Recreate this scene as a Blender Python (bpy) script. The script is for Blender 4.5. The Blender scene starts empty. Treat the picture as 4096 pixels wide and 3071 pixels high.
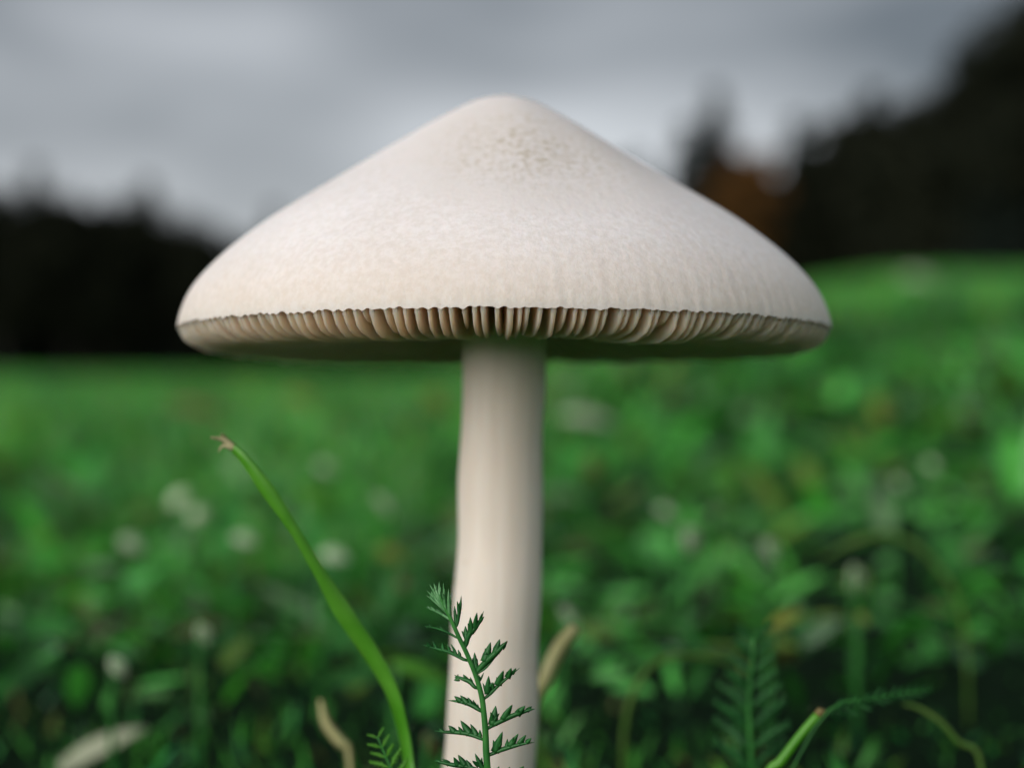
import bpy, bmesh, math, random
import numpy as np
from mathutils import Vector, Matrix

random.seed(7)
rng = np.random.default_rng(7)
scene = bpy.context.scene
COL = scene.collection

# ------------------------------------------------------------------ camera
F = 6966.0                       # focal length in photograph pixels (4096 wide)
R = 0.045                        # cap radius, metres
D = 5.4 * R                      # camera to stem
EYE = 0.070
PITCH = math.atan(204.5 / F)
cam_data = bpy.data.cameras.new("camera")
cam = bpy.data.objects.new("camera", cam_data)
COL.objects.link(cam)
cam_data.sensor_fit = 'HORIZONTAL'
cam_data.sensor_width = 36.0
cam_data.lens = 36.0 * F / 4096.0
cam_data.clip_start = 0.005
cam_data.clip_end = 3000.0
CAM = Vector((0.0012, -D, EYE))
cam.location = CAM
cam.rotation_euler = (math.pi / 2 + PITCH, 0, 0)
cam_data.dof.use_dof = True
cam_data.dof.focus_distance = 0.1995
cam_data.dof.aperture_fstop = 11.5
cam_data.dof.aperture_blades = 0
scene.camera = cam

# ------------------------------------------------------------------ sky and sun (overcast)
SUN_DIR = Vector((-0.62, -0.70, 0.20)).normalized()
world = bpy.data.worlds.new("World")
scene.world = world
world.use_nodes = True
nt = world.node_tree
nt.nodes.clear()
wout = nt.nodes.new("ShaderNodeOutputWorld")
bg = nt.nodes.new("ShaderNodeBackground")
sky = nt.nodes.new("ShaderNodeTexSky")
sky.sky_type = 'NISHITA'
sky.sun_disc = False
sky.sun_elevation = math.asin(SUN_DIR.z)
sky.sun_rotation = math.atan2(SUN_DIR.x, SUN_DIR.y)
sky.dust_density = 3.0
tc = nt.nodes.new("ShaderNodeTexCoord")
mp = nt.nodes.new("ShaderNodeMapping")
mp.inputs['Location'].default_value = (2.1, -4.0, 4.3)
mp.inputs['Scale'].default_value = (1.0, 1.0, 2.6)
cl = nt.nodes.new("ShaderNodeTexNoise")
cl.inputs['Scale'].default_value = 3.2
cl.inputs['Detail'].default_value = 2.5
cl.inputs['Roughness'].default_value = 0.45
cr = nt.nodes.new("ShaderNodeValToRGB")
cr.color_ramp.elements[0].position = 0.34
cr.color_ramp.elements[0].color = (0.56, 0.62, 0.70, 1)
cr.color_ramp.elements[1].position = 0.66
cr.color_ramp.elements[1].color = (2.50, 2.60, 2.74, 1)
wm = nt.nodes.new("ShaderNodeMix")
wm.data_type = 'RGBA'
wm.inputs['Factor'].default_value = 0.93
L = nt.links.new
L(tc.outputs['Generated'], mp.inputs['Vector'])
L(mp.outputs['Vector'], cl.inputs['Vector'])
el = nt.nodes.new("ShaderNodeSeparateXYZ")
L(tc.outputs['Generated'], el.inputs[0])
er = nt.nodes.new("ShaderNodeMapRange")
er.interpolation_type = 'SMOOTHSTEP'
er.inputs['From Min'].default_value = 0.02
er.inputs['From Max'].default_value = 0.30
er.inputs['To Min'].default_value = 0.13
er.inputs['To Max'].default_value = -0.10
L(el.outputs['Z'], er.inputs['Value'])
ea = nt.nodes.new("ShaderNodeMath")
ea.operation = 'ADD'
L(cl.outputs['Fac'], ea.inputs[0])
L(er.outputs['Result'], ea.inputs[1])
L(ea.outputs[0], cr.inputs['Fac'])
L(sky.outputs['Color'], wm.inputs['A'])
L(cr.outputs['Color'], wm.inputs['B'])
L(wm.outputs['Result'], bg.inputs['Color'])
bg.inputs['Strength'].default_value = 0.10
L(bg.outputs['Background'], wout.inputs['Surface'])

sun_data = bpy.data.lights.new("sun", 'SUN')
sun_data.energy = 1.5
sun_data.angle = math.radians(75)
sun_data.color = (1.0, 0.975, 0.95)
sun = bpy.data.objects.new("sun", sun_data)
COL.objects.link(sun)
sun.rotation_euler = SUN_DIR.to_track_quat('Z', 'Y').to_euler()
sun.location = (-3, -2, 4)

scene.view_settings.view_transform = 'Standard'
scene.view_settings.look = 'None'
scene.view_settings.exposure = 1.36
scene.view_settings.gamma = 1.0
scene.view_settings.use_curve_mapping = False
scene.render.engine = 'CYCLES'
scene.cycles.use_denoising = True
try:
    scene.cycles.denoiser = 'OPENIMAGEDENOISE'
except Exception:
    pass
scene.cycles.max_bounces = 12
scene.cycles.diffuse_bounces = 8
scene.cycles.transparent_max_bounces = 4

CAM_ROT = Matrix.Rotation(math.pi / 2 + PITCH, 3, 'X')


def P(px, py, d):
    """point seen at photograph pixel (px, py) at distance d along the viewing axis"""
    return CAM + CAM_ROT @ Vector(((px - 2048.0) / F * d, (1535.5 - py) / F * d, -d))


def Q(x, y, d):                  # the same in a 2211 px wide copy
    return P(x * 1.8526, y * 1.8526, d)


def sstep(a, b, x):
    t = np.clip((np.asarray(x, float) - a) / (b - a), 0, 1)
    return t * t * (3 - 2 * t)


def H(x, y):
    """meadow height"""
    x = np.asarray(x, float)
    y = np.asarray(y, float)
    ye = np.where(y < 100, y, 100 + 40 * (1 - np.exp(-(np.maximum(y, 100) - 100) / 40)))
    u = x / (np.maximum(y, 0) + 0.6)
    s = 0.035 + 0.060 * sstep(-0.08, 0.24, u)
    bumps = 0.006 * np.sin(x * 5.1 + 1.0) * np.sin(y * 4.3 + .4) * sstep(0.2, 1.0, y)
    return s * ye * np.where(y < 0, 0.4, 1.0) + bumps


# ------------------------------------------------------------------ materials
def new_mat(name):
    m = bpy.data.materials.new(name)
    m.use_nodes = True
    n = m.node_tree
    b = n.nodes['Principled BSDF']
    return m, n, b


def node(n, kind, **kw):
    o = n.nodes.new(kind)
    for k, v in kw.items():
        o.inputs[k].default_value = v
    return o


def ramp(n, stops):
    r = n.nodes.new("ShaderNodeValToRGB")
    e = r.color_ramp.elements
    while len(e) < len(stops):
        e.new(0.5)
    for i, (p, c) in enumerate(stops):
        e[i].position = p
        e[i].color = (*c, 1)
    return r


def mixcol(n, fac, a, b, mode='MIX'):
    m = n.nodes.new("ShaderNodeMix")
    m.data_type = 'RGBA'
    m.blend_type = mode
    for key, v in (('Factor', fac), ('A', a), ('B', b)):
        s = m.inputs[key]
        if hasattr(v, 'default_value') or hasattr(v, 'is_linked'):
            n.links.new(v, s)
        elif isinstance(v, tuple):
            s.default_value = (*v, 1)
        else:
            s.default_value = v
    return m.outputs['Result']


def cap_material():
    m, n, b = new_mat("cap_skin")
    l = n.links.new
    uv = n.nodes.new("ShaderNodeTexCoord")
    # broad warm blotches
    n1 = node(n, "ShaderNodeTexNoise", Scale=55.0, Detail=4.0, Roughness=0.6)
    l(uv.outputs['Object'], n1.inputs['Vector'])
    base = ramp(n, [(0.30, (0.82, 0.765, 0.745)), (0.70, (0.89, 0.845, 0.845))])
    l(n1.outputs['Fac'], base.inputs['Fac'])
    # radial fibres: uv.x = angle, uv.y = distance along the cap
    mp_ = node(n, "ShaderNodeMapping")
    mp_.inputs['Scale'].default_value = (150.0, 22.0, 1.0)
    l(uv.outputs['UV'], mp_.inputs['Vector'])
    n2 = node(n, "ShaderNodeTexNoise", Scale=1.0, Detail=5.0, Roughness=0.65)
    l(mp_.outputs['Vector'], n2.inputs['Vector'])
    # olive flecks on the upper right of the crown
    n3 = node(n, "ShaderNodeTexNoise", Scale=1150.0, Detail=5.0, Roughness=0.7)
    l(uv.outputs['Object'], n3.inputs['Vector'])
    fl = ramp(n, [(0.44, (0, 0, 0)), (0.66, (1, 1, 1))])
    l(n3.outputs['Fac'], fl.inputs['Fac'])
    dist = node(n, "ShaderNodeVectorMath")
    dist.operation = 'DISTANCE'
    l(uv.outputs['Object'], dist.inputs[0])
    dist.inputs[1].default_value = (0.0045, -0.0195, 0.0225)
    dr = ramp(n, [(0.003 / 0.03, (1, 1, 1)), (0.021 / 0.03, (0, 0, 0))])
    dm = node(n, "ShaderNodeMath")
    dm.operation = 'MULTIPLY'
    l(dist.outputs['Value'], dm.inputs[0])
    dm.inputs[1].default_value = 1 / 0.03
    l(dm.outputs[0], dr.inputs['Fac'])
    ff = node(n, "ShaderNodeMath")
    ff.operation = 'MULTIPLY'
    l(fl.outputs['Color'], ff.inputs[0])
    l(dr.outputs['Color'], ff.inputs[1])
    ff2 = node(n, "ShaderNodeMath")
    ff2.operation = 'MULTIPLY'
    l(ff.outputs[0], ff2.inputs[0])
    ff2.inputs[1].default_value = 1.0
    c1 = mixcol(n, ff2.outputs[0], base.outputs['Color'], (0.42, 0.34, 0.21))
    # fine mottling everywhere
    fl2 = ramp(n, [(0.40, (0.90, 0.885, 0.86)), (0.60, (1, 1, 1))])
    l(n3.outputs['Fac'], fl2.inputs['Fac'])
    c2 = mixcol(n, 1.0, c1, fl2.outputs['Color'], 'MULTIPLY')
    # the skin is stained tan close to the margin
    sx = n.nodes.new("ShaderNodeSeparateXYZ")
    l(uv.outputs['UV'], sx.inputs[0])
    mr = ramp(n, [(0.80, (0, 0, 0)), (0.985, (1, 1, 1))])
    ad = node(n, "ShaderNodeMath")
    ad.operation = 'MULTIPLY_ADD'
    l(n2.outputs['Fac'], ad.inputs[0])
    ad.inputs[1].default_value = 0.10
    sub = node(n, "ShaderNodeMath")
    sub.operation = 'SUBTRACT'
    l(sx.outputs['Y'], sub.inputs[0])
    sub.inputs[1].default_value = 0.05
    l(sub.outputs[0], ad.inputs[2])
    l(ad.outputs[0], mr.inputs['Fac'])
    mm = node(n, "ShaderNodeMath")
    mm.operation = 'MULTIPLY'
    l(mr.outputs['Color'], mm.inputs[0])
    mm.inputs[1].default_value = 0.4
    c3 = mixcol(n, mm.outputs[0], c2, (0.60, 0.47, 0.34))
    l(c3, b.inputs['Base Color'])
    b.inputs['Roughness'].default_value = 0.75
    b.inputs['Specular IOR Level'].default_value = 0.25
    b.inputs['Sheen Weight'].default_value = 0.12
    b.inputs['Subsurface Weight'].default_value = 0.25
    b.inputs['Subsurface Radius'].default_value = (1.0, 0.6, 0.4)
    b.inputs['Subsurface Scale'].default_value = 0.0015
    bp1 = node(n, "ShaderNodeBump", Strength=0.55, Distance=0.00022)
    l(n2.outputs['Fac'], bp1.inputs['Height'])
    bp2 = node(n, "ShaderNodeBump", Strength=0.5, Distance=0.00016)
    l(n3.outputs['Fac'], bp2.inputs['Height'])
    l(bp1.outputs['Normal'], bp2.inputs['Normal'])
    l(bp2.outputs['Normal'], b.inputs['Normal'])
    return m


def gill_material():
    m, n, b = new_mat("gill_flesh")
    l = n.links.new
    uv = n.nodes.new("ShaderNodeTexCoord")
    n1 = node(n, "ShaderNodeTexNoise", Scale=420.0, Detail=3.0)
    l(uv.outputs['Object'], n1.inputs['Vector'])
    r = ramp(n, [(0.35, (0.90, 0.73, 0.57)), (0.68, (0.94, 0.80, 0.66))])
    l(n1.outputs['Fac'], r.inputs['Fac'])
    l(r.outputs['Color'], b.inputs['Base Color'])
    b.inputs['Roughness'].default_value = 0.65
    b.inputs['Specular IOR Level'].default_value = 0.25
    b.inputs['Subsurface Weight'].default_value = 0.8
    b.inputs['Subsurface Radius'].default_value = (1.0, 0.6, 0.35)
    b.inputs['Subsurface Scale'].default_value = 0.0020
    tr = n.nodes.new("ShaderNodeBsdfTranslucent")
    l(r.outputs['Color'], tr.inputs['Color'])
    ms = n.nodes.new("ShaderNodeMixShader")
    ms.inputs[0].default_value = 0.5
    l(b.outputs[0], ms.inputs[1])
    l(tr.outputs[0], ms.inputs[2])
    l(ms.outputs[0], n.nodes['Material Output'].inputs['Surface'])
    n2 = node(n, "ShaderNodeTexNoise", Scale=3500.0, Detail=2.0)
    l(uv.outputs['Object'], n2.inputs['Vector'])
    bp = node(n, "ShaderNodeBump", Strength=0.3, Distance=0.00008)
    l(n2.outputs['Fac'], bp.inputs['Height'])
    l(bp.outputs['Normal'], b.inputs['Normal'])
    return m


def stem_material():
    m, n, b = new_mat("stem_flesh")
    l = n.links.new
    uv = n.nodes.new("ShaderNodeTexCoord")
    mp_ = node(n, "ShaderNodeMapping")
    mp_.inputs['Scale'].default_value = (700.0, 700.0, 40.0)
    l(uv.outputs['Object'], mp_.inputs['Vector'])
    n1 = node(n, "ShaderNodeTexNoise", Scale=1.0, Detail=4.0, Roughness=0.6)
    l(mp_.outputs['Vector'], n1.inputs['Vector'])
    r = ramp(n, [(0.3, (0.76, 0.665, 0.57)), (0.7, (0.85, 0.775, 0.70))])
    l(n1.outputs['Fac'], r.inputs['Fac'])
    n3 = node(n, "ShaderNodeTexNoise", Scale=150.0, Detail=3.0)
    l(uv.outputs['Object'], n3.inputs['Vector'])
    st = ramp(n, [(0.66, (1, 1, 1)), (0.80, (0.74, 0.62, 0.5))])
    l(n3.outputs['Fac'], st.inputs['Fac'])
    c = mixcol(n, 1.0, r.outputs['Color'], st.outputs['Color'], 'MULTIPLY')
    l(c, b.inputs['Base Color'])
    b.inputs['Roughness'].default_value = 0.6
    b.inputs['Specular IOR Level'].default_value = 0.3
    b.inputs['Subsurface Weight'].default_value = 0.25
    b.inputs['Subsurface Radius'].default_value = (1.0, 0.6, 0.4)
    b.inputs['Subsurface Scale'].default_value = 0.0012
    bp = node(n, "ShaderNodeBump", Strength=0.4, Distance=0.0002)
    l(n1.outputs['Fac'], bp.inputs['Height'])
    l(bp.outputs['Normal'], b.inputs['Normal'])
    return m


def leaf_material(name, c_dark, c_light, scale=300.0, rough=0.45, trans=0.3, use_attr=False, spec=0.5):
    """thin plant tissue: reflects, and lets some light through"""
    m, n, b = new_mat(name)
    l = n.links.new
    uv = n.nodes.new("ShaderNodeTexCoord")
    n1 = node(n, "ShaderNodeTexNoise", Scale=scale, Detail=3.0)
    l(uv.outputs['Object'], n1.inputs['Vector'])
    r = ramp(n, [(0.35, c_dark), (0.68, c_light)])
    l(n1.outputs['Fac'], r.inputs['Fac'])
    colour = r.outputs['Color']
    if use_attr:
        at = n.nodes.new("ShaderNodeAttribute")
        at.attribute_name = "tint"
        colour = mixcol(n, 1.0, colour, at.outputs['Color'], 'MULTIPLY')
    l(colour, b.inputs['Base Color'])
    b.inputs['Roughness'].default_value = rough
    b.inputs['Specular IOR Level'].default_value = spec
    tr = n.nodes.new("ShaderNodeBsdfTranslucent")
    tint = mixcol(n, 1.0, colour, (0.9, 1.0, 0.45), 'MULTIPLY')
    l(tint, tr.inputs['Color'])
    ms = n.nodes.new("ShaderNodeMixShader")
    ms.inputs[0].default_value = trans
    out = n.nodes['Material Output']
    l(b.outputs[0], ms.inputs[1])
    l(tr.outputs[0], ms.inputs[2])
    l(ms.outputs[0], out.inputs['Surface'])
    return m


def bark_material(name, a, c):
    m, n, b = new_mat(name)
    uv = n.nodes.new("ShaderNodeTexCoord")
    mp_ = node(n, "ShaderNodeMapping")
    mp_.inputs['Scale'].default_value = (6, 6, 1.2)
    n.links.new(uv.outputs['Object'], mp_.inputs['Vector'])
    n1 = node(n, "ShaderNodeTexNoise", Scale=2.0, Detail=5.0)
    n.links.new(mp_.outputs['Vector'], n1.inputs['Vector'])
    r = ramp(n, [(0.35, a), (0.7, c)])
    n.links.new(n1.outputs['Fac'], r.inputs['Fac'])
    n.links.new(r.outputs['Color'], b.inputs['Base Color'])
    b.inputs['Roughness'].default_value = 0.9
    bp = node(n, "ShaderNodeBump", Strength=0.8, Distance=0.03)
    n.links.new(n1.outputs['Fac'], bp.inputs['Height'])
    n.links.new(bp.outputs['Normal'], b.inputs['Normal'])
    return m


def ground_material():
    m, n, b = new_mat("meadow_ground")
    l = n.links.new
    g = n.nodes.new("ShaderNodeNewGeometry")
    n1 = node(n, "ShaderNodeTexNoise", Scale=0.55, Detail=6.0, Roughness=0.65)
    l(g.outputs['Position'], n1.inputs['Vector'])
    r1 = ramp(n, [(0.32, (0.016, 0.12, 0.022)), (0.55, (0.036, 0.19, 0.036)), (0.75, (0.08, 0.20, 0.045))])
    l(n1.outputs['Fac'], r1.inputs['Fac'])
    n2 = node(n, "ShaderNodeTexNoise", Scale=38.0, Detail=4.0, Roughness=0.7)
    l(g.outputs['Position'], n2.inputs['Vector'])
    r2 = ramp(n, [(0.3, (0.45, 0.42, 0.4)), (0.7, (1.25, 1.2, 1.1))])
    l(n2.outputs['Fac'], r2.inputs['Fac'])
    c = mixcol(n, 1.0, r1.outputs['Color'], r2.outputs['Color'], 'MULTIPLY')
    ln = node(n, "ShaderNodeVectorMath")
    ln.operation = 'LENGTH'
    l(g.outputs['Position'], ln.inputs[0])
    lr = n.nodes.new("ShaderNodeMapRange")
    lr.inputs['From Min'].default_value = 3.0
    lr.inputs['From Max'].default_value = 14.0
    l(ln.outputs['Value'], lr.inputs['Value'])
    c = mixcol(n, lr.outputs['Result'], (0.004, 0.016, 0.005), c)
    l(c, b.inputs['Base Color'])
    b.inputs['Roughness'].default_value = 0.85
    b.inputs['Specular IOR Level'].default_value = 0.05
    bp = node(n, "ShaderNodeBump", Strength=0.7, Distance=0.03)
    l(n2.outputs['Fac'], bp.inputs['Height'])
    l(bp.outputs['Normal'], b.inputs['Normal'])
    return m


M_CAP = cap_material()
M_GILL = gill_material()
M_STEM = stem_material()
M_GRASS = leaf_material("grass_blades", (0.7, 0.75, 0.65), (1.0, 1.0, 1.0), 60.0, 0.30, 0.42, True, 0.6)
M_COVER = leaf_material("clover_leaves", (0.7, 0.75, 0.7), (1.0, 1.0, 1.0), 90.0, 0.27, 0.38, True, 0.7)
M_YARROW = leaf_material("yarrow_green", (0.012, 0.11, 0.022), (0.036, 0.20, 0.045), 500.0, 0.45, 0.25)
M_YARROW_TIP = leaf_material("yarrow_young_green", (0.09, 0.32, 0.10), (0.22, 0.48, 0.22), 900.0, 0.5, 0.25)
M_RACHIS = leaf_material("yarrow_midrib", (0.014, 0.14, 0.018), (0.05, 0.26, 0.04), 300.0, 0.45, 0.1)
M_BLADE = leaf_material("tall_blade_green", (0.09, 0.36, 0.02), (0.16, 0.48, 0.05), 150.0, 0.34, 0.4)
M_BLADE_CUT = leaf_material("dried_blade_end", (0.42, 0.38, 0.20), (0.6, 0.55, 0.32), 700.0, 0.7, 0.2)
M_CREAM = leaf_material("withered_cream_blade", (0.58, 0.56, 0.24), (0.74, 0.70, 0.38), 250.0, 0.6, 0.25)
M_PALE = leaf_material("pale_grey_leaf", (0.44, 0.48, 0.32), (0.62, 0.64, 0.46), 160.0, 0.5, 0.2)
M_GLINT = leaf_material("glint_pale_leaf", (0.44, 0.60, 0.34), (0.64, 0.76, 0.54), 160.0, 0.4, 0.2)  # pale colour stands in for specular highlights in the grass
M_YELLOW = leaf_material("yellowing_leaf", (0.20, 0.28, 0.03), (0.36, 0.38, 0.07), 160.0, 0.5, 0.3)
M_GREENY = leaf_material("yellow_green_blade", (0.10, 0.26, 0.03), (0.2, 0.36, 0.07), 160.0, 0.4, 0.35)
M_BROWN = leaf_material("brown_leaf", (0.13, 0.10, 0.03), (0.22, 0.17, 0.06), 160.0, 0.6, 0.2)
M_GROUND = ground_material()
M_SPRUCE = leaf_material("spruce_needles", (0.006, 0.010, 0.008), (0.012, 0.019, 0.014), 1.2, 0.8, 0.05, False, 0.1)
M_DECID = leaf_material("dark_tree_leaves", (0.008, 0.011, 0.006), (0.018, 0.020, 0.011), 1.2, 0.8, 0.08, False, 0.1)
M_ORANGE = leaf_material("autumn_leaves", (0.08, 0.040, 0.012), (0.15, 0.072, 0.022), 1.2, 0.8, 0.2, False, 0.1)
M_BARK = bark_material("bark", (0.008, 0.007, 0.006), (0.025, 0.02, 0.016))


# ------------------------------------------------------------------ object helpers
def link(name, me, mat, parent=None):
    o = bpy.data.objects.new(name, me)
    COL.objects.link(o)
    if mat and not me.materials:
        me.materials.append(mat)
    if parent:
        o.parent = parent
    return o


def tag(o, label=None, cat=None, group=None, kind=None):
    for k, v in (('label', label), ('category', cat), ('group', group), ('kind', kind)):
        if v:
            o[k] = v
    return o


def empty(name, loc):
    o = bpy.data.objects.new(name, None)
    COL.objects.link(o)
    o.location = loc
    o.empty_display_size = 0.01
    return o


def mesh_np(name, V, quads, smooth=True, tint=None, uv=None):
    """mesh from numpy arrays of vertices and quads (a repeated last index makes a triangle)"""
    me = bpy.data.meshes.new(name)
    V = np.asarray(V, np.float32)
    quads = np.asarray(quads, np.int32)
    me.vertices.add(len(V))
    me.vertices.foreach_set("co", V.ravel())
    k = quads.shape[1]
    me.loops.add(quads.size)
    me.loops.foreach_set("vertex_index", quads.ravel())
    me.polygons.add(len(quads))
    me.polygons.foreach_set("loop_start", np.arange(0, quads.size, k, dtype=np.int32))
    me.polygons.foreach_set("use_smooth", np.full(len(quads), smooth))
    if tint is not None:
        a = me.attributes.new("tint", 'FLOAT_COLOR', 'POINT')
        c = np.ones((len(V), 4), np.float32)
        c[:, :3] = tint
        a.data.foreach_set("color", c.ravel())
    if uv is not None:
        ul = me.uv_layers.new(name="UVMap")
        ul.data.foreach_set("uv", np.asarray(uv, np.float32)[quads.ravel()].ravel())
    me.update(calc_edges=True)
    me.validate()
    return me


class Shape:
    """collects verts and faces of one part"""

    def __init__(self):
        self.v = []
        self.f = []

    def strip(self, pts, widths, normal, thick=0.25, fold=0.0, n=8):
        """a leaf-like blade with thickness along a polyline: diamond cross-section"""
        pts = [Vector(p) for p in pts]
        pts, widths = resample(pts, widths, n)
        base = len(self.v)
        N = Vector(normal).normalized()
        for i, p in enumerate(pts):
            t = (pts[min(i + 1, len(pts) - 1)] - pts[max(i - 1, 0)])
            t = t.normalized() if t.length > 0 else Vector((0, 0, 1))
            s = t.cross(N)
            s = s.normalized() if s.length > 1e-6 else Vector((1, 0, 0))
            nn = s.cross(t).normalized()
            w = widths[i] * 0.5
            self.v += [p - s * w + nn * fold * w, p + nn * thick * w, p + s * w + nn * fold * w, p - nn * thick * w]
        for i in range(len(pts) - 1):
            a = base + i * 4
            for k in range(4):
                k2 = (k + 1) % 4
                self.f.append((a + k, a + k2, a + 4 + k2, a + 4 + k))
        self.f.append((base + 3, base + 2, base + 1, base))
        e = base + (len(pts) - 1) * 4
        self.f.append((e, e + 1, e + 2, e + 3))
        return self

    def tube(self, pts, radii, seg=10, n=None):
        pts = [Vector(p) for p in pts]
        if n:
            pts, radii = resample(pts, radii, n)
        base = len(self.v)
        for i, p in enumerate(pts):
            t = (pts[min(i + 1, len(pts) - 1)] - pts[max(i - 1, 0)]).normalized()
            a = t.cross(Vector((0.31, 0.94, 0.11))).normalized()
            b = t.cross(a).normalized()
            for k in range(seg):
                th = 2 * math.pi * k / seg
                self.v.append(p + (a * math.cos(th) + b * math.sin(th)) * radii[i])
        for i in range(len(pts) - 1):
            for k in range(seg):
                k2 = (k + 1) % seg
                self.f.append((base + i * seg + k, base + i * seg + k2, base + (i + 1) * seg + k2, base + (i + 1) * seg + k))
        self.f.append(tuple(base + k for k in reversed(range(seg))))
        self.f.append(tuple(base + (len(pts) - 1) * seg + k for k in range(seg)))
        return self

    def build(self, name, mat, parent=None, smooth=True, origin=None):
        me = bpy.data.meshes.new(name)
        o0 = Vector(origin) if origin is not None else (parent_world(parent) if parent else Vector((0, 0, 0)))
        me.from_pydata([v - o0 for v in self.v], [], self.f)
        me.polygons.foreach_set("use_smooth", [smooth] * len(me.polygons))
        me.update()
        o = link(name, me, mat, parent)
        if origin is not None:
            o.location = o0
        return o


def parent_world(o):
    v = Vector((0, 0, 0))
    while o:
        v += o.location
        o = o.parent
    return v


def resample(pts, vals, n):
    """smooth (Catmull-Rom) resampling of a polyline and the values along it"""
    m = len(pts)
    if len(vals) != m:
        xs = np.linspace(0, 1, len(vals))
        vals = list(np.interp(np.linspace(0, 1, m), xs, vals)) if m >= len(vals) else None or list(vals)
    out, ov = [], []
    for j in range(n):
        t = j / (n - 1) * (m - 1)
        i = min(int(t), m - 2)
        u = t - i
        p0, p1, p2, p3 = pts[max(i - 1, 0)], pts[i], pts[i + 1], pts[min(i + 2, m - 1)]
        q = 0.5 * ((2 * p1) + (p2 - p0) * u + (2 * p0 - 5 * p1 + 4 * p2 - p3) * u * u + (3 * p1 - p0 - 3 * p2 + p3) * u ** 3)
        out.append(q)
    xs = np.linspace(0, 1, len(vals))
    ov = [float(np.interp(j / (n - 1), xs, vals)) for j in range(n)]
    return out, ov


# ------------------------------------------------------------------ ground
def build_ground():
    ys = np.concatenate([[-40, -8, -2, -0.6], np.linspace(-0.3, 2.0, 60), 2.0 * (400 / 2.0) ** np.linspace(0.02, 1, 80), [900, 1800]])
    us = np.concatenate([[-9, -4, -2, -1.2], np.linspace(-0.8, 0.8, 61), [1.2, 2, 4, 9]])
    Y, U = np.meshgrid(ys, us, indexing='ij')
    X = U * (np.abs(Y) + 0.6)
    Z = H(X, Y)
    V = np.stack([X, Y, Z], -1).reshape(-1, 3)
    a, b = len(ys), len(us)
    idx = np.arange(a * b).reshape(a, b)
    q = np.stack([idx[:-1, :-1], idx[:-1, 1:], idx[1:, 1:], idx[1:, :-1]], -1).reshape(-1, 4)
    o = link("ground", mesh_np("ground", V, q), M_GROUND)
    tag(o, "green meadow ground sloping up to the dark wood", "meadow", kind="structure")


build_ground()


# ------------------------------------------------------------------ trees and wood at the edge of the meadow
def leaf_cards(centres, size, normal_bias=None):
    """small bent leaf-spray faces round the given centres"""
    n = len(centres)
    d = rng.normal(size=(n, 3))
    d /= np.linalg.norm(d, axis=1, keepdims=True)
    e = np.cross(d, rng.normal(size=(n, 3)))
    e /= np.linalg.norm(e, axis=1, keepdims=True)
    s = size * rng.uniform(0.6, 1.3, (n, 1))
    c = np.asarray(centres)
    nn = np.cross(d, e) * s * 0.25
    V = np.stack([c - d * s, c - e * s * 0.5 + nn, c + d * s, c + e * s * 0.5 + nn], 1).reshape(-1, 3)
    q = np.arange(n * 4).reshape(n, 4)
    return V, q


def tree(name, label, cat, base, top_z, width, mat, kind, group=None):
    base = Vector(base)
    h = top_z - base.z
    root = empty(name, base)
    tag(root, label, cat, group)
    sh = Shape()
    r0 = h * 0.018
    lean = Vector((random.uniform(-.02, .02) * h, random.uniform(-.02, .02) * h, 0))
    trunk = [base + Vector((0, 0, -0.3)), base + lean * .3 + Vector((0, 0, h * .35)), base + lean * .7 + Vector((0, 0, h * .7)), base + lean + Vector((0, 0, h * .97))]
    sh.tube(trunk, [r0 * 1.25, r0, r0 * .6, r0 * .12], 8, 9)
    cs = []
    if kind == 'spruce':
        tiers = int(h * 2.2)
        for i in range(tiers):
            t = i / tiers
            z = h * (0.05 + 0.94 * t)
            rad = width * (1 - t) ** 0.85 * random.uniform(0.8, 1.1) + 0.05
            for k in range(9):
                a = random.uniform(0, 6.283)
                tip = Vector((math.cos(a) * rad, math.sin(a) * rad, -rad * .28))
                o = base + lean * t + Vector((0, 0, z))
                if i % 2 == 0 and k < 4:
                    sh.tube([o, o + tip * .9], [r0 * .22 * (1 - t) + .01, .01], 4)
                m = int(10 + 22 * rad / max(width, .1))
                f = rng.uniform(0.12, 1.0, m) ** .7
                pts = np.array(o)[None] + np.array(tip)[None] * f[:, None] + rng.normal(size=(m, 3)) * np.array([.16, .16, .14]) * (0.5 + rad * .25)
                cs.append(pts)
        size = 0.20
    else:
        nl = 26
        for i in range(nl):
            t = i / nl
            zs = h * (0.12 + 0.62 * t)
            a = i * 2.4 + random.uniform(-.4, .4)
            prof = math.sin(math.pi * min(1, .12 + .8 * t)) ** .8
            rad = width * prof * random.uniform(.75, 1.1)
            o = base + lean * t + Vector((0, 0, zs))
            tip = o + Vector((math.cos(a) * rad, math.sin(a) * rad, h * random.uniform(.08, .2)))
            mid = o.lerp(tip, .5) + Vector((0, 0, h * .02))
            sh.tube([o, mid, tip], [r0 * .5 * (1 - t * .5), r0 * .3, .012], 5, 5)
            for q in range(6):
                c = mid.lerp(tip, random.uniform(0, 1.1)) + Vector((random.gauss(0, .3), random.gauss(0, .3), random.gauss(0, .25))) * (width * .25)
                m = 46
                cs.append(np.array(c)[None] + rng.normal(size=(m, 3)) * np.array([1, 1, .75]) * width * .13)
        for q in range(8):
            c = base + lean + Vector((random.gauss(0, width * .2), random.gauss(0, width * .2), h * random.uniform(.8, .95)))
            cs.append(np.array(c)[None] + rng.normal(size=(40, 3)) * width * .11)
        size = 0.19
    sh.build('trunk', M_BARK, root)
    C = np.concatenate(cs)
    C[:, 2] = np.minimum(C[:, 2], top_z)
    V, q = leaf_cards(C - np.array(base)[None], size)
    link('crown', mesh_np('crown', V, q, smooth=False), mat, root)
    return root


def ground_pt(x2211, Y):
    """meadow point below photograph column x (2211 wide) at distance Y from the camera"""
    p = Q(x2211, 939, Y)
    return Vector((p.x, p.y, float(H(p.x, p.y))))


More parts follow.
